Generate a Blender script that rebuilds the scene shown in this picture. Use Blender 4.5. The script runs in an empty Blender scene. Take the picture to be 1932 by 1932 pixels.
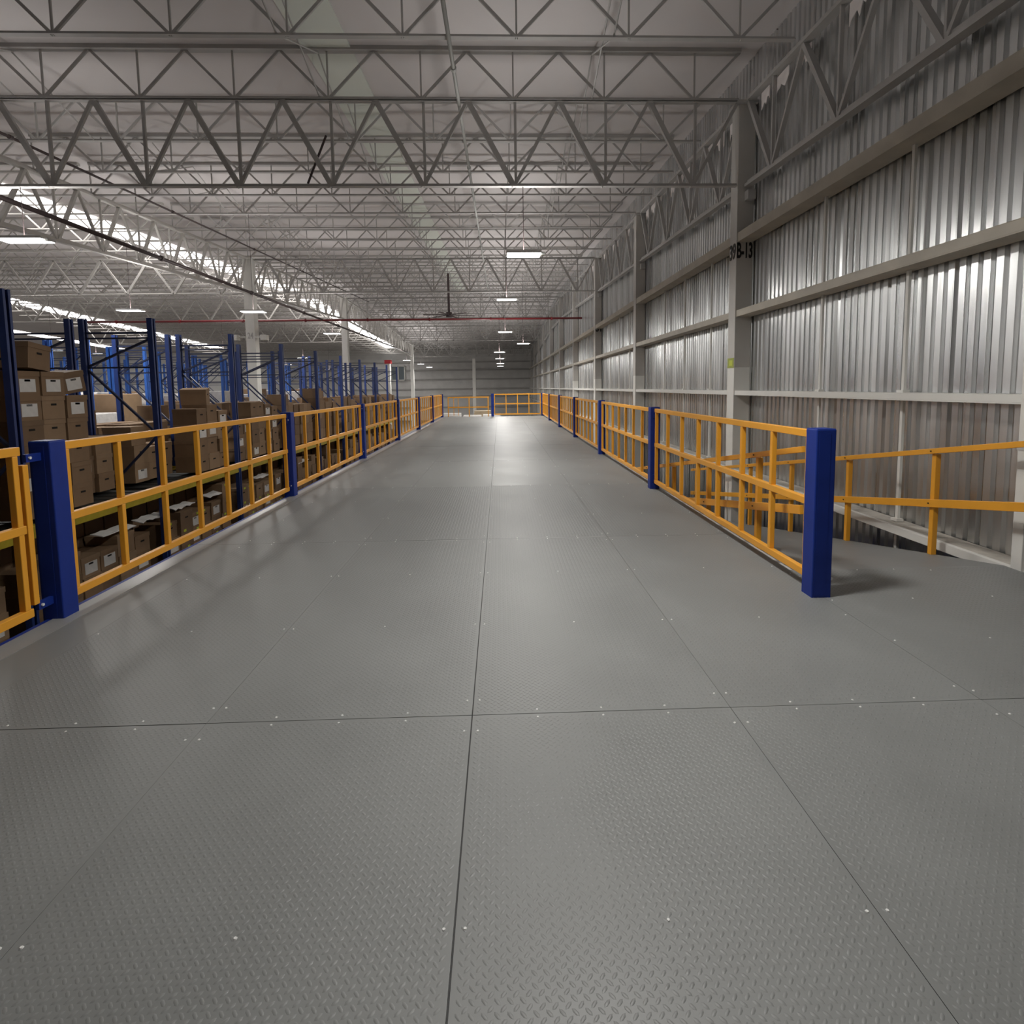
import bpy, math, random
from mathutils import Vector, Matrix
random.seed(7)
S = bpy.context.scene
C = S.collection

# ---------------------------------------------------------------- camera
cam_d = bpy.data.cameras.new('camera'); cam = bpy.data.objects.new('camera', cam_d); C.objects.link(cam)
RX = (0.9993786876, -0.0330123602, -0.0123459644)
RY = (-0.0151728019, -0.0867987751, -0.9961103145)
RZ = (0.0318123379, 0.9956787417, -0.0872457359)
cam.matrix_world = Matrix(((RX[0], -RY[0], -RZ[0], 0.0), (RX[1], -RY[1], -RZ[1], 0.0), (RX[2], -RY[2], -RZ[2], 1.5236), (0, 0, 0, 1)))
cam_d.sensor_fit = 'HORIZONTAL'; cam_d.sensor_width = 36.0
cam_d.lens = 36.0 * 1055.78 / 1932
cam_d.shift_x = (966 - 977.75) / 1932
cam_d.shift_y = (822.88 - 966) / 1932
cam_d.clip_start = 0.05; cam_d.clip_end = 400
S.camera = cam
# ---------------------------------------------------------------- world, exposure
w = bpy.data.worlds.new('world'); S.world = w; w.use_nodes = True
w.node_tree.nodes['Background'].inputs[0].default_value = (0.75, 0.85, 1.0, 1)
w.node_tree.nodes['Background'].inputs[1].default_value = 0.6
S.view_settings.view_transform = 'Standard'; S.view_settings.look = 'None'
S.view_settings.gamma = 1.0; S.view_settings.use_curve_mapping = False
S.view_settings.exposure = 0.0
LAMP_W = 112.0          # radiant power of one bay lamp
AISLE_W = 105.0         # the lamps over the rack aisles
UP = 0.5               # share for the uplights, added above the lamps to brighten the ceiling
SKY_E = 6.0            # brightness of the roof-light strips

# ---------------------------------------------------------------- materials
def lin(h):
    h = h.lstrip('#'); r = [int(h[i:i+2], 16) / 255 for i in (0, 2, 4)]
    return tuple((c / 12.92 if c <= 0.04045 else ((c + 0.055) / 1.055) ** 2.4) for c in r) + (1,)
M = {}
def mat(name, colour, rough=0.5, metal=0.0, var=0.0, scale=6.0, bump=0.0, bscale=60.0, emit=0.0, stretch=None, spec=0.5, dirt=None, rvar=0.0):
    m = bpy.data.materials.new(name); m.use_nodes = True; nt = m.node_tree; b = nt.nodes['Principled BSDF']
    c = lin(colour) if isinstance(colour, str) else tuple(colour) + (1,)
    b.inputs['Base Color'].default_value = c; b.inputs['Roughness'].default_value = rough; b.inputs['Metallic'].default_value = metal
    b.inputs['Specular IOR Level'].default_value = spec
    if var or bump or dirt or rvar:
        tc = nt.nodes.new('ShaderNodeTexCoord'); mp = nt.nodes.new('ShaderNodeMapping')
        nt.links.new(tc.outputs['Object'], mp.inputs[0])
        if stretch: mp.inputs['Scale'].default_value = stretch
    if var or dirt or rvar:
        n = nt.nodes.new('ShaderNodeTexNoise'); n.inputs['Scale'].default_value = scale; n.inputs['Detail'].default_value = 5
        nt.links.new(mp.outputs[0], n.inputs['Vector'])
        rp = nt.nodes.new('ShaderNodeValToRGB'); rp.color_ramp.elements[0].position = 0.3; rp.color_ramp.elements[1].position = 0.7
        d = lin(dirt) if dirt else tuple(x * (1 - var) for x in c[:3]) + (1,)
        rp.color_ramp.elements[0].color = d; rp.color_ramp.elements[1].color = tuple(min(1, x * (1 + var * 0.6)) for x in c[:3]) + (1,)
        nt.links.new(n.outputs[0], rp.inputs[0]); nt.links.new(rp.outputs[0], b.inputs['Base Color'])
        if rvar:
            mr = nt.nodes.new('ShaderNodeMapRange'); mr.inputs[1].default_value = 0.3; mr.inputs[2].default_value = 0.7
            mr.inputs[3].default_value = rough - rvar; mr.inputs[4].default_value = rough + rvar
            nt.links.new(n.outputs[0], mr.inputs[0]); nt.links.new(mr.outputs[0], b.inputs['Roughness'])
    if bump:
        n2 = nt.nodes.new('ShaderNodeTexNoise'); n2.inputs['Scale'].default_value = bscale; n2.inputs['Detail'].default_value = 3
        nt.links.new(mp.outputs[0], n2.inputs['Vector'])
        bp = nt.nodes.new('ShaderNodeBump'); bp.inputs['Strength'].default_value = bump; bp.inputs['Distance'].default_value = 0.02
        nt.links.new(n2.outputs[0], bp.inputs['Height']); nt.links.new(bp.outputs[0], b.inputs['Normal'])
    if emit:
        b.inputs['Emission Color'].default_value = c; b.inputs['Emission Strength'].default_value = emit
    M[name] = m
    return m
mat('plate', (0.205, 0.21, 0.206), 0.47, 0.0, var=0.10, scale=1.3, rvar=0.05, spec=0.46)
mat('plate_edge', (0.30, 0.30, 0.295), 0.3, 0.0, var=0.07, scale=2.0)
mat('screw', (0.80, 0.80, 0.78), 0.3, 0.0, spec=0.8)
mat('orange', (0.82, 0.37, 0.03), 0.38, var=0.05, scale=3)
mat('post_blue', (0.008, 0.03, 0.235), 0.5, var=0.12, scale=5, spec=0.3)
mat('rack_blue_shaded', (0.02, 0.045, 0.19), 0.45, var=0.12, scale=5)  # near racks: their shade is put into the common rack blue
mat('rack_blue_lit', (0.03, 0.11, 0.42), 0.45, var=0.1, scale=5)  # same rack blue, lightened as if lit for the far rows
mat('brace_blue', (0.02, 0.03, 0.08), 0.5)
mat('beam_yellow', (0.42, 0.33, 0.02), 0.45, var=0.15, scale=8)
mat('mesh_dark', (0.03, 0.032, 0.03), 0.6)
mat('steel_white', (0.56, 0.54, 0.51), 0.5, var=0.08, scale=2.0)
mat('steel_grey', (0.47, 0.455, 0.44), 0.55, var=0.1, scale=2.0)
mat('steel_warm', (0.50, 0.46, 0.39), 0.55, var=0.12, scale=3.0)
mat('base_paint', (0.78, 0.77, 0.73), 0.45, var=0.04, scale=3)
mat('galv', (0.68, 0.69, 0.69), 0.30, 1.0, var=0.14, scale=3.5, bump=0.12, bscale=14.0, stretch=(1, 1, 0.25), rvar=0.08)
mat('galv_far', (0.76, 0.75, 0.73), 0.55, 0.0, var=0.1, scale=0.8)
mat('ledge', (0.50, 0.47, 0.42), 0.75, var=0.3, scale=6, bump=0.3, bscale=20)
mat('roof', (0.64, 0.60, 0.595), 0.7, var=0.05, scale=0.5)
mat('roof_strip', (0.70, 0.725, 0.66), 0.6, var=0.04, scale=0.5)
mat('concrete', (0.20, 0.19, 0.175), 0.7, var=0.15, scale=0.7)
mat('kraft', (0.25, 0.158, 0.088), 0.8, var=0.14, scale=4)
mat('kraft_dark', (0.20, 0.125, 0.07), 0.8, var=0.14, scale=4)
mat('kraft_light', (0.31, 0.205, 0.12), 0.8, var=0.12, scale=4)
mat('hole', (0.012, 0.010, 0.008), 0.9)
mat('paper', (0.74, 0.72, 0.69), 0.7, var=0.06, scale=12)
mat('wrap', (0.66, 0.64, 0.63), 0.35, var=0.12, scale=7, bump=0.4, bscale=9)
mat('tag_lime', (0.55, 0.62, 0.05), 0.5)
mat('pipe_red', (0.22, 0.025, 0.03), 0.45)
mat('pipe_dark', (0.07, 0.05, 0.05), 0.5)
mat('pipe_grey', (0.42, 0.42, 0.40), 0.45)
mat('black', (0.012, 0.012, 0.012), 0.6)
mat('lamp_body', (0.75, 0.75, 0.73), 0.5)
mat('lamp_glow', (1.0, 0.99, 0.96), 0.5, emit=14.0)
mat('skylight', (1.0, 0.97, 0.95), 0.5, emit=SKY_E)
mat('sticker', (0.35, 0.40, 0.05), 0.5)
mat('red_paint', (0.55, 0.03, 0.04), 0.5)
mat('glass', (0.20, 0.23, 0.25), 0.1)
mat('daylight_leak_pale', (0.90, 0.84, 0.82), 0.8, var=0.08, scale=5)  # near-white colour imitates daylight coming through gaps
mat('pallet_wood', (0.50, 0.40, 0.27), 0.8, var=0.15, scale=5)

# ---------------------------------------------------------------- mesh helpers
class MB:
    def __init__(s): s.v = []; s.f = []
    def add(s, vs, fs):
        o = len(s.v); s.v += [tuple(v) for v in vs]; s.f += [tuple(i + o for i in f) for f in fs]; return s
    def box(s, x0, x1, y0, y1, z0, z1):
        return s.add([(x, y, z) for z in (z0, z1) for y in (y0, y1) for x in (x0, x1)],
                     [(0, 2, 3, 1), (4, 5, 7, 6), (0, 1, 5, 4), (2, 6, 7, 3), (0, 4, 6, 2), (1, 3, 7, 5)])
    def bar(s, a, b, wd, ht, up=(0, 0, 1)):
        a = Vector(a); b = Vector(b); d = (b - a).normalized(); u = Vector(up)
        if abs(d.dot(u)) > 0.98: u = Vector((0, 1, 0))
        r = d.cross(u).normalized() * wd / 2; u = r.cross(d).normalized() * ht / 2
        return s.add([p + sx * r + sz * u for p in (a, b) for sz in (-1, 1) for sx in (-1, 1)],
                     [(0, 1, 3, 2), (4, 6, 7, 5), (0, 4, 5, 1), (2, 3, 7, 6), (0, 2, 6, 4), (1, 5, 7, 3)])
    def tube(s, a, b, r, n=8):
        a = Vector(a); b = Vector(b); d = (b - a).normalized(); u = Vector((0, 0, 1)) if abs(d.z) < 0.9 else Vector((0, 1, 0))
        p = d.cross(u).normalized(); q = p.cross(d)
        vs = [c + r * (math.cos(2 * math.pi * i / n) * p + math.sin(2 * math.pi * i / n) * q) for c in (a, b) for i in range(n)]
        fs = [(i, (i + 1) % n, n + (i + 1) % n, n + i) for i in range(n)] + [tuple(range(n))[::-1], tuple(range(n, 2 * n))]
        return s.add(vs, fs)
    def angle(s, a, b, w_, t, up=(0, 0, 1)):            # a pair of back-to-back angles, T-shaped
        a = Vector(a); b = Vector(b)
        s.bar(a, b, w_, t, up); d = (b - a).normalized(); u = Vector(up)
        off = u * (w_ * 0.25)
        return s.bar(a + off, b + off, t * 1.6, w_ * 0.5, up)
    def mesh(s, name):
        me = bpy.data.meshes.new(name); me.from_pydata(s.v, [], s.f); me.update(); return me
def tag(o, label=None, cat=None, group=None, kind=None):
    if label: o['label'] = label
    if cat: o['category'] = cat
    if group: o['group'] = group
    if kind: o['kind'] = kind
    return o
def obj(name, me, m=None, parent=None, loc=(0, 0, 0), rot=None, scale=None):
    if isinstance(me, MB): me = me.mesh(name)
    if m and me is not None and not me.materials: me.materials.append(M[m])
    o = bpy.data.objects.new(name, me); C.objects.link(o); o.location = loc
    if rot: o.rotation_euler = rot
    if scale: o.scale = scale
    if parent: o.parent = parent
    return o
def thing(name, loc, label, cat, group=None, rz=0.0):
    o = bpy.data.objects.new(name, None); C.objects.link(o); o.location = loc; o.rotation_euler = (0, 0, rz); o.empty_display_size = 0.1
    return tag(o, label, cat, group)
def struct(name, mb, m=None):
    return tag(obj(name, mb, m), kind='structure')
def bevel(o, wd=0.004, seg=2):
    md = o.modifiers.new('bevel', 'BEVEL'); md.width = wd; md.segments = seg; md.limit_method = 'ANGLE'; return o
def shade(me):
    for p in me.polygons: p.use_smooth = True
ORD = ['first', 'second', 'third', 'fourth', 'fifth', 'sixth', 'seventh', 'eighth', 'ninth', 'tenth', 'eleventh', 'twelfth',
       'thirteenth', 'fourteenth', 'fifteenth', 'sixteenth', 'seventeenth', 'eighteenth', 'nineteenth', 'twentieth']
def nth(i):
    if i < 20: return ORD[i]
    t = {2: 'twenty', 3: 'thirty', 4: 'forty'}[(i + 1) // 10]; u = (i + 1) % 10
    return (t[:-1] + 'ieth') if u == 0 else t + '-' + ORD[u - 1]

# ================================================================ the building
GZ = -3.2                                    # warehouse ground floor under the deck
RIDGE = 44.0
def zr(y): return 7.35 + 0.045 * (min(y, RIDGE) - 10.2) - 0.045 * max(0.0, y - RIDGE)
XW, XL, YN, YF = 4.62, -62.0, -12.0, 83.0
COLS = [10.2 + 7.5 * i for i in range(10)]

struct('floor_lower', MB().box(XL - .3, XW + .4, YN - .3, YF + .3, GZ - 0.2, GZ), 'concrete')
# roof: two pitched slabs in one shell
b = MB()
for (y0, y1) in ((YN - .2, RIDGE), (RIDGE, YF + .2)):
    vs = []
    for t in (0.0, 0.25):
        for y in (y0, y1):
            for x in (XL - .2, XW + .25): vs.append((x, y, zr(y) + t))
    b.add(vs, [(0, 1, 3, 2), (4, 6, 7, 5), (0, 4, 5, 1), (2, 3, 7, 6), (0, 2, 6, 4), (1, 5, 7, 3)])
ceiling = struct('ceiling', b, 'roof')
# pale fibreglass strip lying along the roof, and roof-light strips over the far aisles
def roof_strip(x0, x1, y0, y1, m, name):
    bb = MB()
    ys = [y0] + ([RIDGE] if y0 < RIDGE < y1 else []) + [y1]
    for a, c in zip(ys, ys[1:]):
        vs = [(x, y, zr(y) - d) for d in (0.04, 0.005) for y in (a, c) for x in (x0, x1)]
        bb.add(vs, [(0, 2, 3, 1), (4, 5, 7, 6), (0, 1, 5, 4), (2, 6, 7, 3), (0, 4, 6, 2), (1, 3, 7, 5)])
    return obj(name, bb, m, ceiling)
tag(roof_strip(-3.25, -2.45, -10, 42, 'roof_strip', 'roof_light_strip'), 'pale greenish translucent roof sheet')
for (x0, x1, y0, y1) in ((-15.9, -14.5, 4, 42), (-15.9, -14.5, 46, 80), (-39, -37.4, 12, 78), (-52, -50.5, 20, 78)):
    tag(roof_strip(x0, x1, y0, y1, 'skylight', 'skylight_panel'), 'bright daylit skylight strip')

# ---- right wall: corrugated sheets hung on a sill
wall_r = struct('wall_right', MB().box(XW - .28, XW + .3, YN, YF, GZ, GZ + 0.12), 'concrete')
P = 0.14
b = MB(); prof = []
for i in range(7):
    y = i * P; prof += [(y, 0.0), (y + .078, 0.0), (y + .092, .034), (y + .126, .034)]
prof.append((7 * P + .012, 0.0))
n = len(prof)
b.add([(x, y, z) for z in (0.0, 1.0) for (y, x) in prof], [(i, n + i, n + i + 1, i + 1) for i in range(n - 1)])
sheet_me = b.mesh('wall_sheet'); sheet_me.materials.append(M['galv'])
k = 0; y = YN
while y < YF - 0.2:
    o = obj('wall_sheet', sheet_me, None, wall_r, (XW + random.uniform(0, .004), y, GZ), (0, 0, random.uniform(-.002, .002)), (1, 1, zr(y + .5) - GZ)); y += 7 * P
struct('wall_backing', MB().box(XW + .05, XW + .2, YN, YF, GZ, 9.2), 'galv_far')['label'] = 'dark outer skin behind the corrugated sheets'
# ---- far wall with horizontal girts and cladding bands
fw = struct('wall_far', MB().box(XL, XW + .2, YF + .06, YF + .3, GZ, 8.0), 'galv_far')
for i, z in enumerate((-1.4, 0.2, 1.3, 2.7, 4.05, 5.2)):
    obj('girt', MB().box(XL, XW, YF - .16, YF + .06, z, z + .2), 'steel_grey', fw)
for i in range(22):
    obj('cladding_band', MB().box(XL, XW, YF + .02, YF + .06, GZ + i * .5 + .02, GZ + i * .5 + .47), 'galv_far', fw)
struct('wall_left', MB().box(XL - .3, XL, YN, YF, GZ, 9.2), 'galv_far')
struct('wall_near', MB().box(XL, XW, YN - .3, YN, GZ, 8.0), 'galv_far')
# far window
wn = tag(obj('window_1', MB().box(-15.8, -13.8, YF - .2, YF - .12, 2.75, 4.8), 'glass'), kind='structure')
f = MB()
for x in (-15.8, -14.83, -13.86): f.box(x - .06, x + .12, YF - .3, YF - .12, 2.7, 4.85)
for z in (2.65, 4.7): f.box(-15.86, -13.74, YF - .3, YF - .12, z, z + .16)
obj('window_frame', f, 'base_paint', wn)

# ---------------------------------------------------------------- columns along the right wall
def text_mesh(txt, name):
    cu = bpy.data.curves.new('lettering', 'FONT'); cu.body = txt; cu.align_x = 'CENTER'; cu.align_y = 'CENTER'; cu.extrude = 0.004; cu.offset = 0.025
    to = bpy.data.objects.new('lettering', cu); C.objects.link(to); bpy.context.view_layer.update()
    me = bpy.data.meshes.new_from_object(to.evaluated_get(bpy.context.evaluated_depsgraph_get()))
    bpy.data.objects.remove(to); me.name = name; me.materials.clear(); me.materials.append(M['black'])
    xs = [v.co.x for v in me.vertices]; ys = [v.co.y for v in me.vertices]
    cx, cy, sx, sy = (min(xs) + max(xs)) / 2, (min(ys) + max(ys)) / 2, max(xs) - min(xs), max(ys) - min(ys)
    for v in me.vertices: v.co.x = (v.co.x - cx) / sx; v.co.y = (v.co.y - cy) / sy
    return me
for i, y in enumerate(COLS):
    t = thing('wall_column', (4.45, y, GZ), 'grey box column against the corrugated wall, %s from the camera%s' % (nth(i), ', with black painted code' if i == 0 else ''), 'column', 'wall columns')
    top = zr(y) - 0.9 - GZ; split = 1.52 + 0.32 - GZ
    bevel(obj('shaft', MB().box(-.15, .15, 0, .3, split, top), 'steel_white', t), .008)
    bevel(obj('painted_base', MB().box(-.15, .15, 0, .3, 0, split), 'base_paint' if i < 4 else 'steel_white', t), .008)
    obj('cap_plate', MB().box(-.2, .17, -.05, .35, top, top + .05), 'steel_grey', t)
    obj('bracket', MB().box(-.02, .12, -.14, 0.0, zr(y) - 2.56 - GZ, zr(y) - 2.40 - GZ), 'steel_grey', t)
    if i == 0:
        z = 3.93 - GZ
        obj('painted_code', text_mesh('B-13', 'code_front'), None, t, (0, -.004, z), (math.pi / 2, 0, 0), (.28, .28, 1))
        obj('painted_code', text_mesh('39', 'code_side'), None, t, (-.154, .15, z), (math.pi / 2, 0, -math.pi / 2), (.26, .28, 1))
        obj('sticker', MB().box(-.156, -.15, .01, .28, split - .01, split + .17), 'sticker', t)
        obj('sticker_print', MB().box(-.158, -.156, .06, .2, split + .03, split + .13), 'tag_lime', t)
        tag(obj('conduit_stub', MB().box(.14, .165, .02, .05, split - .1, split + .35), 'base_paint', t))
    if i == 2:
        obj('painted_code', text_mesh('S1', 'code_far'), None, t, (0, -.004, 4.1 - GZ), (math.pi / 2, 0, 0), (.25, .3, 1))
# ---------------------------------------------------------------- girts, sag struts, ledge between the columns
bays = [(YN, 2.7)] + [(c - 7.5, c) for c in COLS] + [(COLS[-1], YF)]
gid = 0
for bi, (y0, y1) in enumerate(bays):
    a = y0 + (0.3 if bi else 0); c = y1
    where = 'bay nearest the camera' if bi == 1 else ('bay behind the camera' if bi == 0 else '%s bay along the right wall' % nth(bi - 1))
    for nm, z0, z1, x0, mm, lb in (('girt', 1.33, 1.405, 4.32, 'base_paint', 'pale flat girt at eye level'), ('girt', 2.75, 2.86, 4.32, 'steel_warm', 'second girt up, dusty pale steel'), ):
        t = thing('wall_girt', (4.4, a, z0), lb + ', ' + where, 'girt', 'wall girts')
        obj('flange', MB().box(x0 - 4.4, .2, 0, c - a, 0, .012), mm, t)
        bevel(obj('web', MB().box(x0 - 4.4, x0 - 4.4 + .012, 0, c - a, .012, z1 - z0), mm, t), .003)
        obj('top_flange', MB().box(x0 - 4.4, .2, 0, c - a, z1 - z0, z1 - z0 + .006), mm, t)
    t = thing('wall_girt', (4.4, a, 4.09), 'deep upper girt channel, brownish grey, ' + where, 'girt', 'wall girts')
    obj('web', MB().box(-.08, -.06, 0, c - a, 0, .15), 'steel_warm', t)
    obj('bottom_flange', MB().box(-.08, .2, 0, c - a, -.012, 0), 'steel_warm', t)
    obj('sloped_top', MB().add([(-.08, 0, .15), (-.08, c - a, .15), (.2, c - a, .22), (.2, 0, .22)], [(0, 1, 2, 3), (3, 2, 1, 0)]), 'steel_warm', t)
    t = thing('wall_ledge', (4.4, a, -.14), 'dusty pale sill beam low on the wall, ' + where, 'ledge', 'wall ledges')
    bevel(obj('face', MB().box(-.08, -.03, 0, c - a, 0, .09), 'base_paint', t), .006)
    obj('dusty_top', MB().box(-.03, .21, 0, c - a, .04, .085), 'ledge', t)
    for si, dy in enumerate((1.74, 3.45, 5.1)):
        yy = y0 + dy
        if yy > c - .3 or bi == 0: continue
        big = bi == 1 and si == 0
        t = thing('sag_strut', (4.42, yy, GZ), '%s pale vertical strut between girts, %s' % (nth(si) if not big else 'thick', where), 'strut', 'wall struts')
        if big:
            bevel(obj('shaft', MB().box(-.12, .03, -.05, .05, .13, 4.08 - GZ), 'base_paint', t), .005)
            obj('band', MB().box(-.124, .034, -.054, .054, .95 - GZ, 1.0 - GZ), 'steel_grey', t)
        else:
            for z0, z1 in ((-2.2, -.14), (-.05, 1.33), (1.41, 2.75), (2.865, 4.08)):
                obj('rod', MB().box(.09, .12, -.02, .02, z0 - GZ, z1 - GZ), 'base_paint', t)
                obj('clip', MB().box(.06, .14, -.05, .05, z0 - GZ, z0 - GZ + .03), 'base_paint', t)

# ---------------------------------------------------------------- trusses and joists
PW = 1.59; NP = 10
XR_, XLg = 4.285, 4.285 - 9.5 * PW
def bar_mesh(name, length, wd, ht, m):
    me = MB().box(-wd / 2, wd / 2, -ht / 2, ht / 2, 0, length).mesh(name); me.materials.append(M[m]); return me
def place_bar(name, me, a, b, parent):          # put a unit-axis bar mesh (along +Z) from a to b in the parent's frame
    a = Vector(a); b = Vector(b); d = b - a
    o = bpy.data.objects.new(name, me); C.objects.link(o); o.parent = parent; o.location = a
    o.rotation_mode = 'QUATERNION'; o.rotation_quaternion = Vector((0, 0, 1)).rotation_difference(d.normalized()); return o
JD = 0.80                                       # joist depth
diagJ = bar_mesh('joist_web', math.hypot(PW / 2, JD), .042, .03, 'steel_grey')
vertJ = bar_mesh('joist_strut', JD, .026, .026, 'steel_grey')
TD = 1.45
diagT = bar_mesh('truss_web', math.hypot(PW / 2, TD), .085, .07, 'steel_grey')
diagT2 = bar_mesh('truss_web_light', math.hypot(PW / 2, TD), .055, .05, 'steel_grey')
vertT = bar_mesh('truss_strut', TD, .045, .045, 'steel_grey')
L = XR_ - XLg
def chord(name, parent, x0, x1, z, wd, m='steel_grey'):
    return obj(name, MB().angle((x0, 0, z), (x1, 0, z), wd, .012), m, parent)
jn = 0; y = 10.2 - 1.875 * 6
while y < YF - 1:
    zb = zr(y) - 0.05 - JD
    full = y < 31 and y > -2
    t = thing('roof_joist', (XR_, y, zb), 'open-web steel roof joist, %s' % (('%s in view from the camera' % nth(jn)) if True else ''), 'joist', 'roof joists over the deck')
    chord('bottom_chord', t, -L, 0, 0, .085); obj('top_chord', MB().box(-L, 0, -.07, .07, JD - .02, JD + .05), 'steel_grey', t)
    far = MB()
    for i in range(NP):
        xa, xm, xb = -(i + 1) * PW, -(i + .5) * PW, -i * PW
        segs = (() if i == NP - 1 else (((xa, 0, JD), (xm, 0, 0), diagJ),)) + (((xb, 0, JD), (xm, 0, 0), diagJ), ((xm, 0, 0), (xm, 0, JD), vertJ))
        for p, q, me in segs:
            if full: place_bar('web', me, p, q, t)
            else: far.bar(p, q, .04, .03, (0, 1, 0))
    if not full: tag(obj('webs', far, 'steel_grey', t), kind='stuff')
    for xx in (-2.6, -7.3, -12.4):                # bridging rods to the next joist
        dz = zr(y + 1.875) - zr(y)
        obj('bridging_rod', MB().tube((xx, 0, .02), (xx, 1.875, JD + dz - .05), .014, 5).tube((xx, 0, JD - .05), (xx, 1.875, .02 + dz), .014, 5), 'steel_grey', t)
    jn += 1; y += 1.875
# deep cross trusses under every second column line
for i, y in enumerate((10.2, 25.2, 40.2, 55.2, 70.2)):
    zt = zr(y) - 0.05 - JD; zb = zt - TD; full = i < 2
    t = thing('cross_truss', (XR_, y + .02, zb), 'deep steel truss with V-shaped webs across the hall, %s from camera' % nth(i), 'truss', 'deep cross trusses')
    chord('bottom_chord', t, -L + .25, 0, 0, .10); chord('top_chord', t, -L + .25, 0, TD - .03, .09)
    far = MB()
    for j in range(NP):
        xa, xm, xb = -(j + 1) * PW, -(j + .5) * PW, -j * PW
        for p, q, me in (() if j == NP - 1 else (((xa, 0, TD), (xm, 0, 0), diagT),)) + (((xb, 0, TD), (xm, 0, 0), diagT2), ((xm + .03, 0, 0), (xm + .03, 0, TD), vertT)):
            if full: place_bar('web', me, p, q, t)
            else: far.bar(p, q, .06, .05, (0, 1, 0))
    if not full: tag(obj('webs', far, 'steel_grey', t), kind='stuff')
# girder trusses running away from the camera: right wall and left column line
def girder(x, y0, y1, name, label, m, pan, tie, indiv_to):
    zt = zr(y0) - 0.85; t = thing(name, (x, y0, zt - TD), label, 'truss', 'lengthwise girder trusses')
    ln = y1 - y0; dz = (zr(y1) - zr(y0)); s_ = dz / ln
    for nm, zz, wd in (('bottom_chord', 0, .13), ('top_chord', TD, .14)):
        bb = MB(); bb.bar((0, 0, zz), (0, ln, zz + dz), wd, .05); bb.bar((0, 0, zz + .05), (0, ln, zz + .05 + dz), .03, .08); obj(nm, bb, m, t)
    k = int(round(ln / pan)); pan = ln / k
    for j in range(k):
        ya, ym, yb = j * pan, (j + .5) * pan, (j + 1) * pan
        for p, q, wd in (((0, ya, TD + s_ * ya), (0, ym, s_ * ym), .07), ((0, yb, TD + s_ * yb), (0, ym, s_ * ym), .09), ((0, ym, s_ * ym), (0, ym, TD + s_ * ym), .05)):
            obj('web', MB().bar(p, q, wd * .7, wd, (1, 0, 0)), m, t)
    return t
cy = [2.7] + COLS
for i, (a, c) in enumerate(zip(cy, cy[1:])):
    girder(4.47, a + .33, c - .03, 'girder_truss', 'grey girder truss high on the right wall, %s span from the camera' % nth(i), 'steel_grey', 1.6, 0, 30)
gl = [-4.8, 10.2, 25.2, 40.2, 55.2, 70.2]
for i, (a, c) in enumerate(zip(gl, gl[1:])):
    girder(-10.8, a + .23, c - .23, 'girder_truss', 'white girder truss over the left column row, %s span from the camera' % nth(i), 'steel_white', 1.65, 0, 30)
# daylight leaks under the right wall's top chord, painted as pale ragged pieces
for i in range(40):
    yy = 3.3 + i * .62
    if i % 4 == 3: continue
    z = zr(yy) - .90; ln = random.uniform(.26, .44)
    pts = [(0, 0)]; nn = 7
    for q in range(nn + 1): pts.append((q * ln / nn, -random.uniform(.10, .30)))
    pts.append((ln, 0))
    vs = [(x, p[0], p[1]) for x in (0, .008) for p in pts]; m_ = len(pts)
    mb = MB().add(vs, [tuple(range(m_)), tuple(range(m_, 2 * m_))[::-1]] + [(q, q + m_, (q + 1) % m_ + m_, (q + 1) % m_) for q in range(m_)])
    obj('daylight_leak', mb, 'daylight_leak_pale', wall_r, (4.50, yy, z))
# left bay joists beyond the girder
y = 10.2 - 1.875; jn = 0
while y < YF - 1:
    zb = zr(y) - 0.05 - JD
    t = thing('roof_joist', (-11.1, y, zb), 'white open-web joist left of the white girder, %s from camera' % nth(jn), 'joist', 'roof joists over the racks')
    chord('bottom_chord', t, -28, 0, 0, .085, 'steel_white'); obj('top_chord', MB().box(-28, 0, -.06, .06, JD - .02, JD + .05), 'steel_white', t)
    far = MB()
    for i in range(17):
        far.bar((-(i + 1) * 1.6, 0, JD), (-(i + .5) * 1.6, 0, 0), .04, .03, (0, 1, 0)).bar((-i * 1.6, 0, JD), (-(i + .5) * 1.6, 0, 0), .04, .03, (0, 1, 0))
    tag(obj('webs', far, 'steel_white', t), kind='stuff'); jn += 1; y += 1.875
for i, y in enumerate((25.2, 40.2, 55.2)):
    zt = zr(y) - .85; t = thing('cross_truss', (-11.05, y, zt - TD), 'white deep truss left of the white columns, %s from camera' % nth(i), 'truss', 'deep cross trusses')
    chord('bottom_chord', t, -28, 0, 0, .11, 'steel_white')
    for j in range(14):
        obj('web', MB().bar((-(j + 1) * 2, 0, TD), (-(j + .5) * 2, 0, 0), .07, .06, (0, 1, 0)), 'steel_white', t)
        obj('web', MB().bar((-j * 2, 0, TD), (-(j + .5) * 2, 0, 0), .1, .06, (0, 1, 0)), 'steel_white', t)
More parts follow.
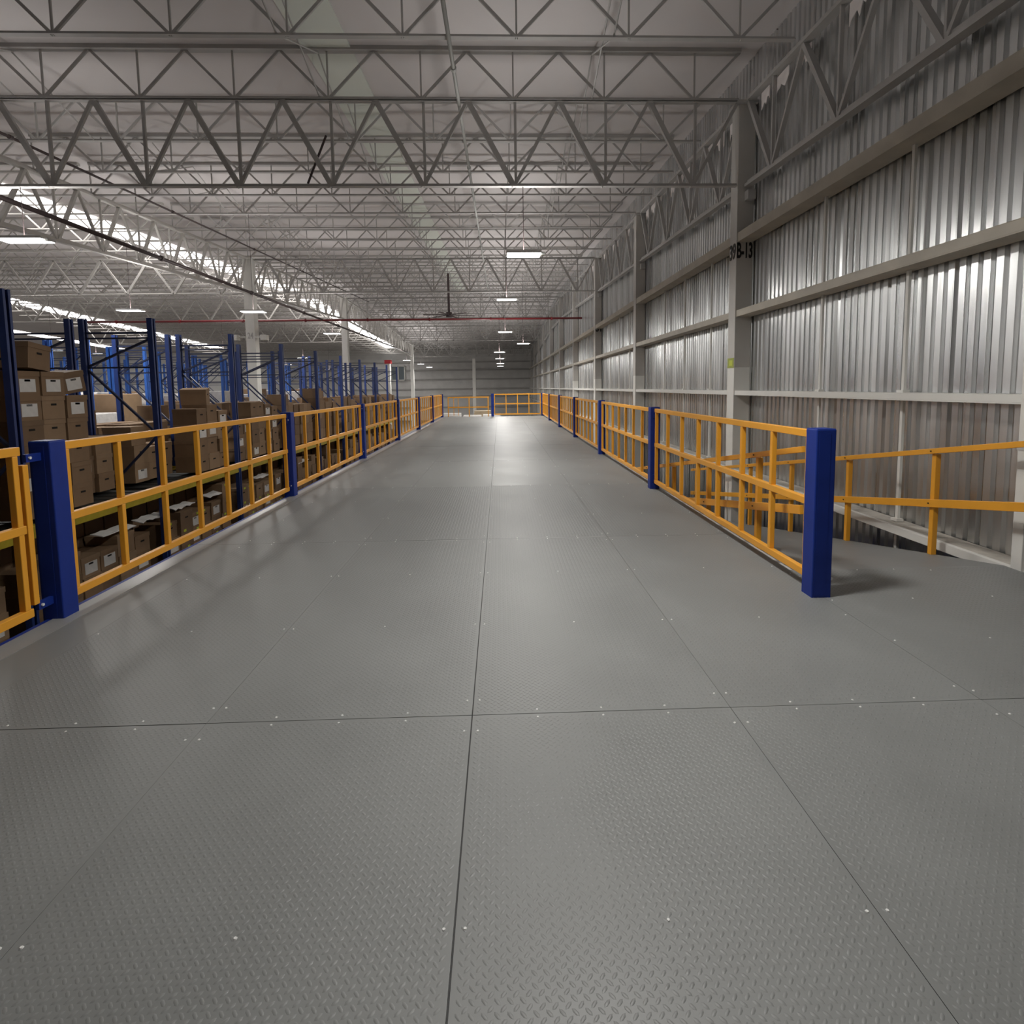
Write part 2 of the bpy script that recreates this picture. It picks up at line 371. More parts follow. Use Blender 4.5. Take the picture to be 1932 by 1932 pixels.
# ---------------------------------------------------------------- free-standing white columns
for i, y in enumerate((25.2, 40.2, 55.2, 70.2)):
    t = thing('hall_column', (-10.8, y, GZ), ['white column rising between the racks with small camera boxes', 'white column, second of the left row behind the racks', 'white column with red top band near the far wall', 'white column farthest back in the left row'][i], 'column', 'left row columns')
    top = (zr(y) - .85 - GZ) if i != 2 else 7.4
    bevel(obj('shaft', MB().box(-.2, .2, -.2, .2, 0, top), 'base_paint', t), .01)
    obj('cap_plate', MB().box(-.28, .28, -.28, .28, top, top + .05), 'base_paint', t)
    if i == 0:
        for sx in (-1, 1):
            m_ = obj('camera_arm', MB().box(min(.2 * sx, .55 * sx), max(.2 * sx, .55 * sx), -.22, -.16, 7.02, 7.06), 'base_paint', t)
            obj('camera_box', MB().box(.62 * sx - .12, .62 * sx + .12, -.42, -.08, 6.9, 7.12), 'base_paint', m_)
        obj('painted_code', text_mesh('24', 'code_hall'), None, t, (0, -.204, 7.1), (math.pi / 2, 0, 0), (.24, .26, 1)).data.materials[0] = M['steel_grey']
    if i == 2: obj('red_band', MB().box(-.3, .3, -.3, .3, 7.15, 7.5), 'red_paint', t)
t = thing('hall_column', (-3.15, 70.2, GZ), 'slim white column standing beyond the end of the deck', 'column')
bevel(obj('shaft', MB().box(-.2, .2, -.2, .2, 0, 8.3), 'base_paint', t), .01); obj('base_plate', MB().box(-.4, .4, -.4, .4, 0, .05), 'base_paint', t)

# ---------------------------------------------------------------- the deck
SX = [-2.591 + 1.22 * i for i in range(6)]           # long seams
X0, X1 = -3.06, 2.36
XRAMP = 4.16
Y0 = 2.496 - 3.05 * 2
YEND = 29.55
deck = struct('floor', MB().box(X0 + .1, X1 - .02, Y0, YEND, -.16, -.008).box(X1 - .02, XRAMP, Y0, 4.40, -.16, -.008), 'black')
G = .0011                                            # half gap between plates
# raised tread lugs of one sheet: real geometry, joined
def lug_mesh(wx, wy):
    bb = MB(); p = .032; h = .0018
    nx, ny = int((wx - .03) / p), int((wy - .03) / p)
    ox, oy = (wx - nx * p) / 2, (wy - ny * p) / 2
    v = []; f = []
    for par in (0, 1):
        c, s_ = (math.cos(math.radians(48)), math.sin(math.radians(48))) if par == 0 else (math.cos(math.radians(132)), math.sin(math.radians(132)))
        shp = [(-.0125, 0, 0), (-.006, -.0046, 0), (.006, -.0046, 0), (.0125, 0, 0), (.006, .0046, 0), (-.006, .0046, 0), (-.0055, 0, h), (.0055, 0, h)]
        pts = [(x * c - y * s_, x * s_ + y * c, z) for x, y, z in shp]
        for i in range(nx):
            for j in range(ny):
                cx, cyy = ox + (i + .5 * (par == 0) + .25) * p, oy + (j + .5 * (par == 0) + .25) * p
                k0 = len(v)
                v += [(cx + x, cyy + y, z) for x, y, z in pts]
                f += [(k0, k0 + 1, k0 + 6), (k0 + 1, k0 + 2, k0 + 7, k0 + 6), (k0 + 2, k0 + 3, k0 + 7), (k0 + 3, k0 + 4, k0 + 7), (k0 + 4, k0 + 5, k0 + 6, k0 + 7), (k0 + 5, k0, k0 + 6)]
    bb.v = v; bb.f = f; me = bb.mesh('tread_lugs'); me.materials.append(M['plate']); shade(me); return me
LUG = {}
screw_me = MB()
def disc(mb, x, y, z, r, h, n=8):
    vs = [(x + r * math.cos(2 * math.pi * i / n), y + r * math.sin(2 * math.pi * i / n), z) for i in range(n)]
    vs += [(x + r * .7 * math.cos(2 * math.pi * i / n), y + r * .7 * math.sin(2 * math.pi * i / n), z + h) for i in range(n)]
    mb.add(vs, [(i, (i + 1) % n, n + (i + 1) % n, n + i) for i in range(n)] + [tuple(range(n, 2 * n))])
plate_cache = {}
def plate(x0, x1, y0, y1, m='plate', lugs=False, screws=False, dz=0.0):
    key = (round(x1 - x0, 3), round(y1 - y0, 3), m, abs(x0 - SX[2]) < .01, abs(x1 - SX[2]) < .01)
    if key not in plate_cache:
        ga, gb = (.0028 if abs(x0 - SX[2]) < .01 else G), (.0028 if abs(x1 - SX[2]) < .01 else G)
        me = MB().box(ga, x1 - x0 - gb, .0022, y1 - y0 - .0022, -.008, 0).mesh('floor_plate'); me.materials.append(M[m]); plate_cache[key] = me
    o = obj('floor_plate', plate_cache[key], None, deck, (x0, y0, dz))
    if lugs:
        kk = key[:2]
        if kk not in LUG: LUG[kk] = lug_mesh(x1 - x0, y1 - y0)
        tag(obj('tread_lugs', LUG[kk], None, o), kind='stuff')
    if screws:
        kk = ('s',) + key[:2]
        if kk not in LUG:
            sm = MB(); wx, wy = x1 - x0, y1 - y0
            for t_ in (.04, .33, .66, .96):
                for xx in (.03, wx - .03): disc(sm, xx, wy * t_, .0, .006, .003)
            for t_ in (.25, .5, .75):
                for yy in (.03, wy - .03): disc(sm, wx * t_, yy, .0, .006, .003)
            for t_ in (.33, .66): disc(sm, wx * .5, wy * t_, .0, .006, .003)
            LUG[kk] = sm.mesh('screw_heads'); LUG[kk].materials.append(M['screw'])
        tag(obj('screw_heads', LUG[kk], None, o), kind='stuff')
    return o
row = 0; y = Y0
while y < YEND - .1:
    y1 = min(y + 3.05, YEND); near = y < 8.0
    for i in range(4):
        lug = near and (y1 - y) > 3.0 and y > -1
        plate(SX[i], SX[i + 1], y, y1, 'plate', lug, y < 9 and (y1 - y) > 3, random.uniform(-.0006, .0006))
    plate(-2.88, SX[0], y, y1, 'plate', False, False)
    plate(X0 + .02, -2.88, y, y1, 'plate_edge', False, False, .004)
    if y1 <= 3.0:
        plate(SX[4], SX[5], y, y1, 'plate', y > -1, True); plate(SX[5], XRAMP, y, y1, 'plate', y > -1)
    elif y < 4.4:
        plate(SX[4], SX[5], y, 4.40, 'plate', True, True); plate(SX[5], XRAMP, y, 4.40, 'plate', True)
    if y >= 2.4: plate(SX[4], X1, max(y, 4.40) if y < 4.4 else y, y1, 'plate')
    y = y1
ed = obj('edge_beam', MB().box(X0 - .02, X0 + .02, Y0, YEND, -.26, .0), 'post_blue', deck)
obj('edge_beam', MB().box(X1, X1 + .03, 4.42, YEND, -.26, -.004), 'steel_grey', deck)
obj('edge_beam', MB().box(X0, X1, YEND, YEND + .04, -.26, 0), 'post_blue', deck)
# supporting columns and joists under the deck
for i in range(7):
    yy = 3.82 + 4.3 * i
    for xx in (-2.9, 2.2): obj('support_leg', MB().box(xx - .06, xx + .06, yy - .06, yy + .06, GZ, -.16), 'post_blue', deck)
# ramp going down forward on the right
RS = .175; YR0, YR1 = 4.40, 12.6
def zramp(y): return -RS * (y - YR0)
ramp = tag(obj('ramp', MB().add([(X1 + .06, YR0, -.06), (XRAMP, YR0, -.06), (XRAMP, YR1, zramp(YR1) - .06), (X1 + .06, YR1, zramp(YR1) - .06),
            (X1 + .06, YR0, -.001), (XRAMP, YR0, -.001), (XRAMP, YR1, zramp(YR1)), (X1 + .06, YR1, zramp(YR1))],
            [(0, 3, 2, 1), (4, 5, 6, 7), (0, 1, 5, 4), (1, 2, 6, 5), (2, 3, 7, 6), (3, 0, 4, 7)]), 'plate'), kind='structure')
for xx in (X1 + .1, XRAMP - .06):
    obj('side_beam', MB().bar((xx, YR0, -.14), (xx, YR1, zramp(YR1) - .14), .06, .16), 'post_blue', ramp)
    obj('support_leg', MB().box(xx - .05, xx + .05, YR1 - .3, YR1 - .2, GZ, zramp(YR1 - .25) - .1), 'post_blue', ramp)

# ---------------------------------------------------------------- guard-rail posts and panels
def post(x0, y0, label, base=-.26):
    t = thing('guardrail_post', (x0 + .07, y0 + .07, base), label, 'post', 'blue guardrail posts')
    h = 1.205 - base
    bevel(obj('shaft', MB().box(-.07, .07, -.07, .07, 0, h), 'post_blue', t), .007, 2)
    obj('cap', MB().box(-.066, .066, -.066, .066, h, h + .003), 'post_blue', t)
    obj('fold_strip', MB().box(-.052, .03, -.0715, -.069, .02, h - .03), 'post_blue', t)
    return t
def panel(x, ya, yb, label, ncell=7, side=1):
    t = thing('guardrail', (x, ya, 0), label, 'guardrail', 'orange guardrail panels')
    ln = yb - ya; w_ = .045; tb = .055
    for nm, z in (('top_rail', 1.16), ('mid_rail', .66), ('bottom_rail', .118)):
        bevel(obj(nm, MB().box(-w_ / 2, w_ / 2, 0, ln, z - tb / 2, z + tb / 2), 'orange', t), .004)
    for yy in (0.02, ln - .06): bevel(obj('end_stile', MB().box(-w_ / 2 + .001, w_ / 2 - .001, yy, yy + .04, .118 + tb / 2, 1.16 - tb / 2), 'orange', t), .004)
    for i in range(1, ncell):
        yy = ln * i / ncell
        for z0, z1 in ((.118 + tb / 2, .66 - tb / 2), (.66 + tb / 2, 1.16 - tb / 2)):
            bevel(obj('baluster', MB().box(-w_ / 2 + .002, w_ / 2 - .002, yy - .021, yy + .021, z0, z1), 'orange', t), .004)
    for z in (1.1, .16):
        for yy in ((-.03, ln + .002) if side else (-.03,)):
            br = obj('bracket', MB().box(-.035, .035, yy, yy + .028, z - .05, z + .06), 'post_blue', t)
            bb = MB(); bb.tube((.03, yy + .014, z), (.042, yy + .014, z), .009, 6); obj('bolt', bb, 'screw', br)
    return t
LP = [3.76 + 4.26 * i for i in range(-1, 7)]
for i, yy in enumerate(LP):
    post(-3.105, yy, 'blue square guardrail post on the left deck edge, ' + ('behind the camera' if i == 0 else '%s from the camera' % nth(i - 1)))
for i, (a, c) in enumerate(zip(LP, LP[1:])):
    yb = c - (.17 if i == 0 else .03)
    t = panel(-3.035, a + .17, yb, 'orange guardrail panel on the left deck edge, ' + ('cut off by the left picture border' if i == 0 else '%s beyond the first blue post' % nth(i - 1)), 7, i)
    if i == 0:
        ln = yb - a - .17
        bevel(obj('hinge_stile', MB().box(-.022, .022, ln + .008, ln + .05, .16, 1.07), 'orange', t), .004)
        for z in (1.1, .13):
            br = obj('hinge_bracket', MB().box(-.012, .012, ln + .05, ln + .168, z - .018, z + .034), 'post_blue', t)
            obj('bolt', MB().tube((.012, ln + .075, z + .01), (.022, ln + .075, z + .01), .010, 6), 'screw', br)
RP = [3.805 + 4.30 * i for i in range(7)]
for i, yy in enumerate(RP):
    post(2.2, yy, 'blue square guardrail post on the right deck edge, %s from the camera' % nth(i), -.008 if i == 0 else -.26)
for i, (a, c) in enumerate(zip(RP, RP[1:])):
    panel(2.27, a + .17, c - .03, 'orange guardrail panel on the right deck edge, %s from the camera' % nth(i))
# panel across the far end
t = thing('guardrail', (-.30, 29.5, 0), 'orange guardrail panel across the far end of the deck', 'guardrail', 'orange guardrail panels')
for nm, z in (('top_rail', 1.16), ('mid_rail', .66), ('bottom_rail', .118)): obj(nm, MB().box(0, 2.45, -.022, .022, z - .03, z + .03), 'orange', t)
for i in range(5): obj('baluster', MB().box(i * .602, i * .602 + .042, -.02, .02, .148, 1.13), 'orange', t)
post(-.46, 29.43, 'blue post at the left end of the far cross railing')

# ramp railings
def ramp_rail(x, y0, y1, posts, label):
    t = thing('ramp_railing', (x, y0, zramp(y0)), label, 'railing', 'ramp railings'); zb = zramp(y0)
    for nm, h, tt in (('top_rail', 1.0, .05), ('mid_rail', .50, .075)):
        bevel(obj(nm, MB().bar((-.035, 0, h), (-.035, y1 - y0, h + zramp(y1) - zb), .03, tt), 'orange', t), .003)
    for yy in posts:
        p_ = bevel(obj('post', MB().box(-.02, .03, yy - y0 - .025, yy - y0 + .025, zramp(yy) - zb, zramp(yy) - zb + .975), 'orange', t), .003)
        for h in (.5, 1.0): obj('bolt', MB().tube((-.052, yy - y0, zramp(yy) - zb + h), (-.06, yy - y0, zramp(yy) - zb + h), .007, 6), 'black', p_)
    return t
ramp_rail(4.13, 3.9, 11.8, (5.14, 6.45, 7.75, 9.05, 10.35, 11.6), 'orange sloping handrail on the wall side of the ramp')
ramp_rail(2.50, 4.45, 11.8, (5.3, 6.6, 7.95, 9.25, 10.55, 11.6), 'orange sloping handrail beside the deck railing along the ramp')

# ---------------------------------------------------------------- storage racks
XRK = -5.36
FY = [3.77 + 2.58 * i for i in range(11)]
def upright_mesh(h, m):
    bb = MB(); w_, d = .1, .075
    bb.box(-d / 2, d / 2, -w_ / 2, -w_ / 2 + .012, 0, h).box(-d / 2, d / 2, w_ / 2 - .012, w_ / 2, 0, h).box(-d / 2, -d / 2 + .012, -w_ / 2 + .012, w_ / 2 - .012, 0, h)
    bb.box(d / 2 - .01, d / 2, -w_ / 2 + .012, -.018, 0, h).box(d / 2 - .01, d / 2, .018, w_ / 2 - .012, 0, h)
    me = bb.mesh('upright'); me.materials.append(M[m]); return me
def rack(xf, xb, ys, h, label, m, zlev, group, seed):
    t = thing('pallet_rack', (xf, ys[0], GZ), label, 'rack', group)
    up = upright_mesh(h - GZ, m)
    fb = MB(); d = xf - xb
    z = -.2; fl = True
    fb.bar((0, 0, h - .22 - GZ), (-d, 0, h - .22 - GZ), .025, .03)
    while z < h - .5:
        z2 = min(z + 1.05, h - .3); p, q = ((0, 0, z - GZ), (-d, 0, z2 - GZ))
        if fl: p, q = (-d, 0, z - GZ), (0, 0, z2 - GZ)
        fb.bar(p, q, .03, .035, (0, 1, 0)); fb.bar((0, 0, z2 - GZ), (-d, 0, z2 - GZ), .022, .025); z = z2; fl = not fl
    fb = fb.mesh('frame_brace'); fb.materials.append(M['brace_blue'])
    ln = ys[1] - ys[0]
    bm = MB().box(-.03, .03, .05, ln - .05, -.09, .06).box(.028, .034, .05, ln - .05, .02, .05).mesh('beam'); bm.materials.append(M['beam_yellow'])
    sh = MB(); 
    for q in range(9): sh.box(-d + .05, -.04, .06 + q * (ln - .14) / 9, .06 + q * (ln - .14) / 9 + .22, .03, .045)
    sh.box(-d + .05, -.04, .05, ln - .05, .015, .03)
    sh = sh.mesh('shelf_deck'); sh.materials.append(M['mesh_dark'])
    for i, yy in enumerate(ys):
        for x in (0, -d): obj('upright', up, None, t, (x, yy - ys[0], 0))
        obj('frame_brace', fb, None, t, (0, yy - ys[0], 0))
        if i < len(ys) - 1:
            for zl in zlev:
                for x in (0, -d): obj('beam', bm, None, t, (x, yy - ys[0], zl - GZ - .06))
                obj('shelf_deck', sh, None, t, (0, yy - ys[0], zl - GZ - .06))
    return t
rack(XRK, XRK - 1.03, FY, 2.65, 'shaded blue pallet rack nearest the deck, full of cartons', 'rack_blue_shaded', (0.02, -1.75), 'pallet racks', 1)
rack(XRK - 1.24, XRK - 2.27, FY, 2.65, 'shaded blue pallet rack standing back to back behind the first', 'rack_blue_shaded', (0.02, -1.75), 'pallet racks', 2)
names = ['lit blue pallet rack across the second aisle', 'lit blue pallet rack backing the one across the second aisle', 'lit blue pallet rack along the third aisle', 'lit blue pallet rack backing the third aisle one', 'lit blue pallet rack far left beyond the third aisle', 'lit blue pallet rack farthest left under the second skylight']
FAR_ROWS = ((-11.95, 3.05), (-13.15, 3.05), (-18.2, 3.2), (-19.4, 3.2), (-24.6, 3.3), (-31.0, 3.3))
for i, (x, h) in enumerate(FAR_ROWS):
    rack(x, x - 1.07, [9.0 + 2.61 * k for k in range(12 if i < 4 else 10)], h, names[i], 'rack_blue_lit', (0.02,), 'pallet racks', 5 + i)

# ---------------------------------------------------------------- cartons
def carton_mesh(w_, d, h, m):
    bb = MB(); bb.box(-d / 2, d / 2, -w_ / 2, w_ / 2, 0, h - .06)
    me = bb.mesh('carton_body'); me.materials.append(M[m]); return me
def lid_mesh(w_, d, h, m):
    bb = MB(); e = .006; bb.box(-d / 2 - e, d / 2 + e, -w_ / 2 - e, w_ / 2 + e, h - .06, h)
    me = bb.mesh('carton_lid'); me.materials.append(M[m]); return me
SIZES = [(.34, .42, .285), (.36, .44, .30), (.33, .40, .27)]
CM = {}
for si, (w_, d, h) in enumerate(SIZES):
    for m in ('kraft', 'kraft_dark', 'kraft_light'): CM[si, m] = (carton_mesh(w_, d, h, m), lid_mesh(w_, d, h, m))
hole_me = MB().box(-.004, .004, -.04, .04, -.012, .012).mesh('hand_hole'); hole_me.materials.append(M['hole'])
lab_me = MB().box(-.002, .002, -.11, .11, -.075, .075).mesh('paper_label'); lab_me.materials.append(M['paper'])
tag_me = MB().box(-.003, .003, -.035, .035, -.02, .02).mesh('lime_tag'); tag_me.materials.append(M['tag_lime'])
nbox = 0
stuff = {}; smat = []
def carton(x, y, z, si, m, label, group, rz, lab=False, tg=False, individual=True, tilt=0.0):
    global nbox
    w_, d, h = SIZES[si]
    if not individual:
        mb = stuff.setdefault('all', MB()); smat.extend([('kraft', 'kraft_dark', 'kraft_light').index(m)] * 6); mb.box(x - d / 2, x + d / 2, y - w_ / 2, y + w_ / 2, z, z + h - .004); return
    nbox += 1
    t = thing('carton', (x, y, z), label, 'carton', group, rz); t.rotation_euler = (tilt, 0, rz)
    bo, li = CM[si, m]
    obj('body', bo, None, t); obj('lid', li, None, t)
    obj('hand_hole', hole_me, None, t, (d / 2, 0, h * .62))
    if lab: obj('paper_label', lab_me, None, t, (d / 2 + .002, 0, h * .42))
    if tg: obj('lime_tag', tag_me, None, t, (d / 2 + .009, random.uniform(-.08, .08), h - .03))
NBAY = 10
tops = {}
for bi in range(NBAY):
    ya, yb = FY[bi] + .1, FY[bi + 1] - .1
    ind = bi < 4
    for lev, zl in (('upper', .065), ('lower', -1.70)):
        yy = ya + .2; ci = 0
        while yy < yb - .12:
            si = random.randrange(3); w_, d, h = SIZES[si]
            m = random.choice(('kraft', 'kraft', 'kraft_dark', 'kraft_light'))
            xf = XRK - .03 - d / 2 - random.uniform(0, .05)
            if lev == 'upper':
                if bi == 0: nt_ = 6
                elif bi == 1:
                    nt_ = (6, 6, 5, 3, 3, 3, 3)[min(ci, 6)]
                    if ci >= 3: xf -= .50
                elif bi == 2:
                    nt_ = (3, 2, 2, 4, 4, 4, 3)[min(ci, 6)]
                    if ci < 3: xf -= .45
                else: nt_ = random.choice((4, 4, 5, 3)) if bi < 6 else random.choice((3, 4, 4))
            else: nt_ = random.choice((4, 4, 4, 5)) if bi > 1 else 4
            for ti in range(nt_):
                z = zl + ti * h + .0005 * ti
                lab = random.random() < (.2 if bi != 3 else .35); tg = lev == 'lower' and bi >= 2 and random.random() < .6
                carton(xf + random.uniform(-.018, .018), yy + random.uniform(-.003, .003), z, si, random.choice((m, m, 'kraft')),
                       'brown carton, %s tier up, %s stack, %s shelf, %s rack bay from the camera' % (nth(ti), nth(ci), lev, nth(bi)),
                       'cartons on the %s shelf, rack bay %d' % (lev, bi + 1), random.uniform(-.01, .01), lab, tg, ind)
            tops[lev, bi, ci] = (xf, yy, zl + nt_ * (h + .0005)); yy += w_ + .022; ci += 1
# two cartons slumped on top of the tall stacks of the second bay
tx, ty, tz = tops['upper', 1, 0]
carton(tx, ty + .14, tz + .022, 1, 'kraft', 'tilted carton lying on the tallest stack beside the near upright', 'loose cartons on top', .10, False, False, True, -.11)
tx, ty, tz = tops['upper', 1, 2]
carton(tx - .02, ty + .07, tz + .032, 2, 'kraft_dark', 'leaning carton with a white label on top of the third stack, second rack bay', 'loose cartons on top', -.12, True, False, True, .16)
tx, ty, tz = tops['upper', 2, 4]
carton(tx - .05, ty, tz + .018, 0, 'kraft_light', 'pale loose carton on top of the fifth stack, third rack bay', 'loose cartons on top', .3, False, False, True, .1)
# rows behind: joined
for bi in range(NBAY):
    for x in (XRK - .78, XRK - 1.48):
        yy = FY[bi] + .28
        while yy < FY[bi + 1] - .2:
            for ti in range(5): carton(x, yy, -1.7 + ti * .3, 1, random.choice(('kraft', 'kraft_dark', 'kraft_dark')), '', '', 0, individual=False)
            yy += .39
    for x in ((XRK - .78, XRK - 1.48, XRK - 2.03) if bi > 3 else (XRK - 1.48, XRK - 2.03)):
        yy = FY[bi] + .28
        while yy < FY[bi + 1] - .2:
            for ti in range(random.choice((2, 3, 3, 4))): carton(x, yy, .065 + ti * .29, 1, random.choice(('kraft', 'kraft_dark', 'kraft_light')), '', '', 0, individual=False)
            yy += .39
o = tag(obj('carton_stacks', stuff['all'], 'kraft'), 'mass of brown cartons filling the racks farther back', 'cartons', kind='stuff')
for m in ('kraft_dark', 'kraft_light'): o.data.materials.append(M[m])
for p_, k_ in zip(o.data.polygons, smat): p_.material_index = k_
# loose paper and white goods on the first racks
for i, (y0, y1) in enumerate(((7.6, 8.3), (8.45, 9.0), (9.3, 9.9), (10.4, 11.2), (12.4, 13.1), (15.0, 15.8))):
    mb = MB(); nseg = 7
    vs = []; 
    for q in range(nseg + 1):
        yy = (y1 - y0) * q / nseg; vs += [(0, yy, random.uniform(-.01, .015)), (.12, yy, random.uniform(-.03, -.0)), (.17, yy, -.03 + random.uniform(-.02, .02))]
    fs = []
    for q in range(nseg):
        for r_ in range(2): fs.append((q * 3 + r_, q * 3 + r_ + 1, q * 3 + r_ + 4, q * 3 + r_ + 3))
    me = mb.add(vs, fs).mesh('paper_sheet'); o = obj('loose_sheets', me, 'paper', None, (XRK - .2, y0, -.40))
    md = o.modifiers.new('s', 'SOLIDIFY'); md.thickness = .012
    tag(o, 'white loose sheets lying on lower cartons under the yellow beam, %s along' % nth(i), 'paper', 'loose sheets under the beam')
# wrapped pallet loads on the farther racks
pl = 0
for ri, (x, h) in enumerate(FAR_ROWS[:5]):
    for k in range(11 if ri < 4 else 9):
        for s_ in (0, 1):
            if random.random() < .25: continue
            yy = 9.0 + 2.61 * k + .68 + s_ * 1.25; hh = random.uniform(.7, 1.5)
            t = thing('pallet_load', (x - .53, yy, .03), '%s pallet load, %s half of %s bay, %s rack row' % (('white wrapped', 'brown carton')[pl % 2], ('near', 'far')[s_], nth(k), nth(ri + 2)), 'pallet load', 'pallet loads on the far racks')
            p_ = MB()
            for q in range(3): p_.box(-.5, .5, -.5 + q * .44, -.38 + q * .44, 0, .09)
            p_.box(-.5, .5, -.5, .5, .09, .12); obj('pallet', p_, 'pallet_wood', t)
            bevel(obj('load', MB().box(-.47, .47, -.48, .48, .12, .12 + hh), ('wrap', 'kraft_light')[pl % 2], t), .03, 2)
            pl += 1

# ---------------------------------------------------------------- lamps
def lamp(x, y, z, label, power, wd=.62, dp=.34, sensor=True, rod=None, group='bay lamps over the deck'):
    t = thing('bay_lamp', (x, y, z), label, 'lamp', group)
    bevel(obj('housing', MB().box(-wd / 2, wd / 2, -dp / 2, dp / 2, .012, .06), 'lamp_body', t), .006)
    for sx in (-1, 1):
        dif = obj('diffuser', MB().box(-wd / 2 + .02, wd / 2 - .02, min(sx * .02, sx * (dp / 2 - .01)), max(sx * .02, sx * (dp / 2 - .01)), 0, .012), 'lamp_glow', t)
    if sensor: obj('sensor', MB().box(wd / 2, wd / 2 + .06, -.1, -.02, -.01, .04), 'lamp_body', t)
    tr_ = abs(((y - 10.2) / 15) - round((y - 10.2) / 15)) < .01
    top = (zr(y) - .85 - (TD + .006 if tr_ else .006)) - z
    if y < 5: top = zr(y) - z
    obj('hanger', MB().tube((0, 0, .06), (0, 0, top), .006, 6), 'pipe_dark', t)
    if power:
        ld = bpy.data.lights.new('bay_lamp_light', 'AREA'); ld.shape = 'RECTANGLE'; ld.size = wd; ld.size_y = dp; ld.energy = power; ld.color = (1, .975, .93)
        lo = bpy.data.objects.new('bay_lamp_light', ld); C.objects.link(lo); lo.parent = t; lo.location = (0, 0, -.02)
        lu = bpy.data.lights.new('ceiling_fill_light', 'AREA'); lu.shape = 'RECTANGLE'; lu.size = wd; lu.size_y = dp; lu.energy = power * UP * (.6 if y < 12 else 1.0); lu.color = (1, .98, .95)  # added upward fill for the ceiling, not part of the fixture
        uo = bpy.data.objects.new('ceiling_fill_light', lu); C.objects.link(uo); uo.parent = t; uo.location = (0, 0, .08); uo.rotation_euler = (math.pi, 0, 0)
    return t
DECK_LAMPS = [(.62, 3.35, 3.96), (.463, 10.2, 3.858), (.259, 17.7, 4.226), (.279, 25.2, 3.959), (1.237, 28.95, 3.727), (.008, 32.7, 3.536), (.04, 40.2, 3.548), (.087, 47.7, 3.525), (.096, 55.2, 3.582)]
for i, (x, y, z) in enumerate(DECK_LAMPS):
    lamp(x, y, z, ['bright bay lamp just above the top of the picture', 'largest bright bay lamp hanging over the deck', 'second bright bay lamp along the deck', 'third bright bay lamp along the deck', 'bright bay lamp hanging right of the far row, near the wall', 'upper lamp of the far group over the deck end', 'second lamp of the far group over the deck end', 'third lamp of the far group over the deck end', 'lowest lamp of the far group over the deck end'][i], LAMP_W * (1.2 if y < 5 else 1.0 if y < 20 else 1.2 if y < 30 else 1.7))
AISLE = [(-8.16, 10.2, 4.14), (-7.52, 17.7, 3.915), (-7.33, 25.2, 3.96), (-9.0, 55.2, 4.25), (-8.68, 62.7, 4.19), (-8.68, 70.2, 4.11), (-11.2, 17.7, 3.98), (-19.4, 25.2, 3.35), (-15.7, 32.7, 3.85), (-15.0, 40.2, 3.23), (-20.7, 17.7, 3.5), (-16.5, 55.2, 3.4), (-13.8, 40.2, 3.73), (-28, 25.2, 4.2), (-28, 40.2, 4.2), (-36, 32.7, 4.2)]
for i, (x, y, z) in enumerate(AISLE):
    lamp(x, y, z, ['twin-tube bay lamp at the left picture border above the racks', 'bright lamp in front of the nearest white column', 'bright lamp left of the second white column', 'small lamp before the red-banded column', 'small lamp above the end of the left railing', 'tiny lamp just right of the left railing end'][i] if i < 6 else 'small lamp over the far rack aisles, %s counted outward' % nth(i - 6), AISLE_W * (1.0 if y < 30 else 2.0), .8 if i == 0 else .7, group='bay lamps over the rack aisles')

# ---------------------------------------------------------------- pipes, fan
def pipe(name, a, b_, r, m, label, clamps=0):
    a = Vector(a); b_ = Vector(b_); t = thing(name, a, label, 'pipe', 'ceiling pipes')
    me = MB().tube((0, 0, 0), b_ - a, r, 10).mesh('run'); shade(me); obj('run', me, m, t)
    for i in range(clamps):
        c = (b_ - a) * ((i + .5) / clamps); d = (b_ - a).normalized() * .04
        obj('coupling', MB().tube(c - d, c + d, r * 1.6, 8), m, t)
    return t
pipe('sprinkler_pipe', (-22, 30.9, 5.24), (4.55, 30.9, 5.24), .055, 'pipe_red', 'long red sprinkler main crossing the hall', 8)
pipe('sprinkler_pipe', (-9.5, 2, 5.27), (-9.5, 60, 5.27), .05, 'pipe_dark', 'dark pipe running along the left girder', 10)
pipe('sprinkler_pipe', (-9.5, -2, zr(-2) - .90), (-9.5, 42, zr(42) - .90), .028, 'pipe_dark', 'thin dark branch pipe under the joists at left', 8)
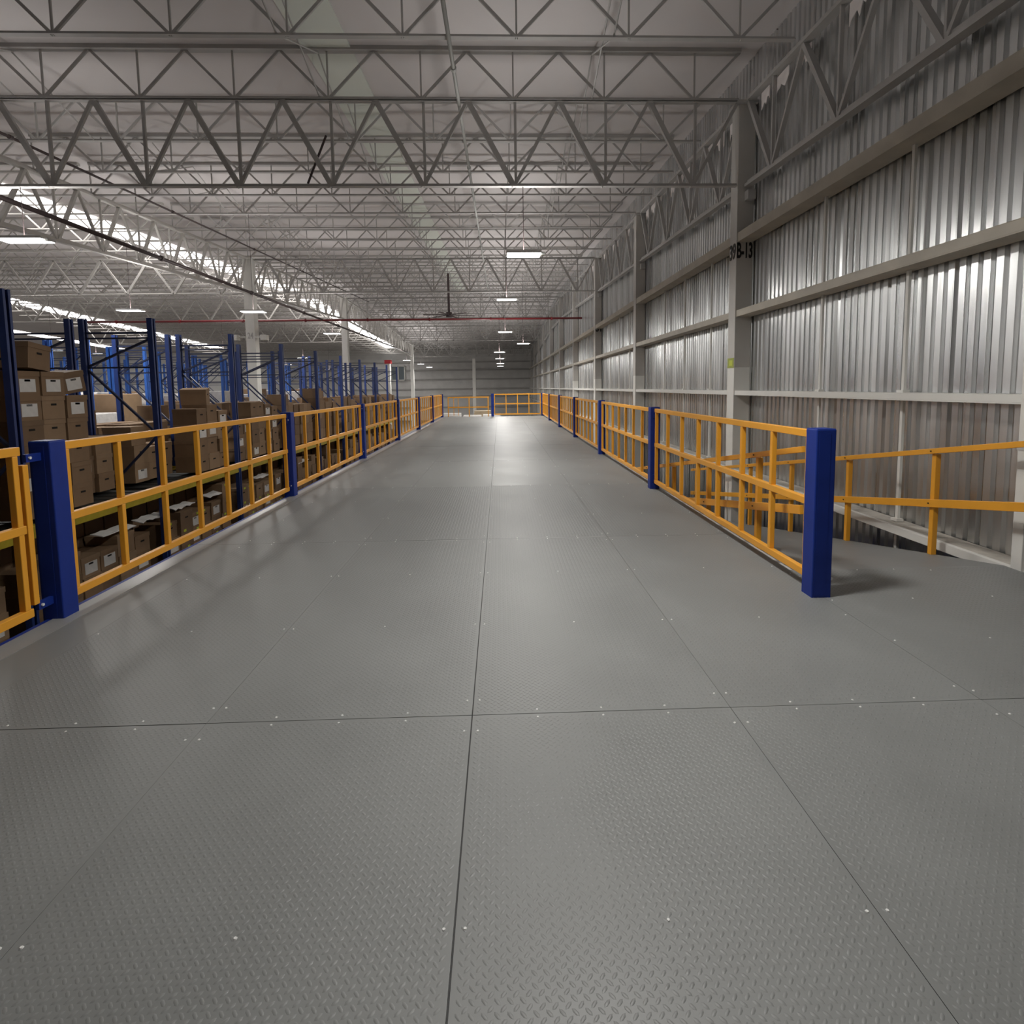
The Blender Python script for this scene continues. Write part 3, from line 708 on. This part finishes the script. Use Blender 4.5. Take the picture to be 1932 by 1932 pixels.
pipe('conduit', (-.63, -2, zr(-2) - .93), (-.63, 42, zr(42) - .93), .03, 'pipe_grey', 'pale conduit clipped under the joists above the deck', 10)
pipe('brace_rod', (-3.32, 10.32, 5.14), (-2.97, 10.32, 5.95), .02, 'pipe_dark', 'short dark brace rod in the nearest deep truss')
t = thing('ceiling_fan', (-2.52, 29.0, 5.23), 'large dark ceiling fan hanging far over the deck', 'fan')
obj('drop_rod', MB().tube((0, 0, 0), (0, 0, zr(29) - .9 - 5.23), .06, 8), 'pipe_dark', t); obj('motor', MB().tube((0, 0, -.12), (0, 0, .12), .16, 12), 'pipe_dark', t)
for i in range(6):
    a = i * math.pi / 3 + .25; d = Vector((math.cos(a), math.sin(a), 0)); obj('blade', MB().bar(d * .15, d * 1.3 + Vector((0, 0, -.02)), .14, .02), 'pipe_dark', t)

# ---------------------------------------------------------------- beyond the deck end
for i, (x, y, n_, m) in enumerate(((-3.0, 35.0, 22, 'paper'), (-1.75, 35.2, 21, 'paper'), (-.55, 36.0, 21, 'paper'), (-1.2, 38.5, 22, 'pallet_wood'))):
    t = thing('pallet_stack', (x, y, GZ), ['tall stack of pale pallets, leftmost beyond the deck end', 'tall stack of pale pallets, middle one beyond the deck end', 'tall stack of pale pallets by the slim white column', 'tall stack of raw wood pallets behind the pale ones'][i], 'pallet stack', 'pallet stacks')
    for k in range(n_):
        p_ = MB()
        for q in range(3): p_.box(-.55, .55, -.5 + q * .44, -.38 + q * .44, 0, .09)
        p_.box(-.55, .55, -.5, .5, .09, .142); obj('pallet', p_, m, t, (random.uniform(-.02, .02), random.uniform(-.02, .02), k * .143))
t = thing('stair_railing', (-2.85, 31.0, -.2), 'orange stair railing at the opening in the far deck end', 'railing')
for x in (0, 1.15, 2.2):
    obj('post', MB().box(x - .025, x + .025, -.025, .025, -2.9, 1.2), 'orange', t)
for z in (1.2, .65): obj('rail', MB().box(-.02, 2.25, -.02, .02, z - .03, z + .03), 'orange', t)
for x in (.3, .55): obj('picket', MB().box(x - .015, x + .015, -.015, .015, .2, 1.17), 'orange', t)
print('cartons', nbox, 'objects', len(bpy.data.objects))
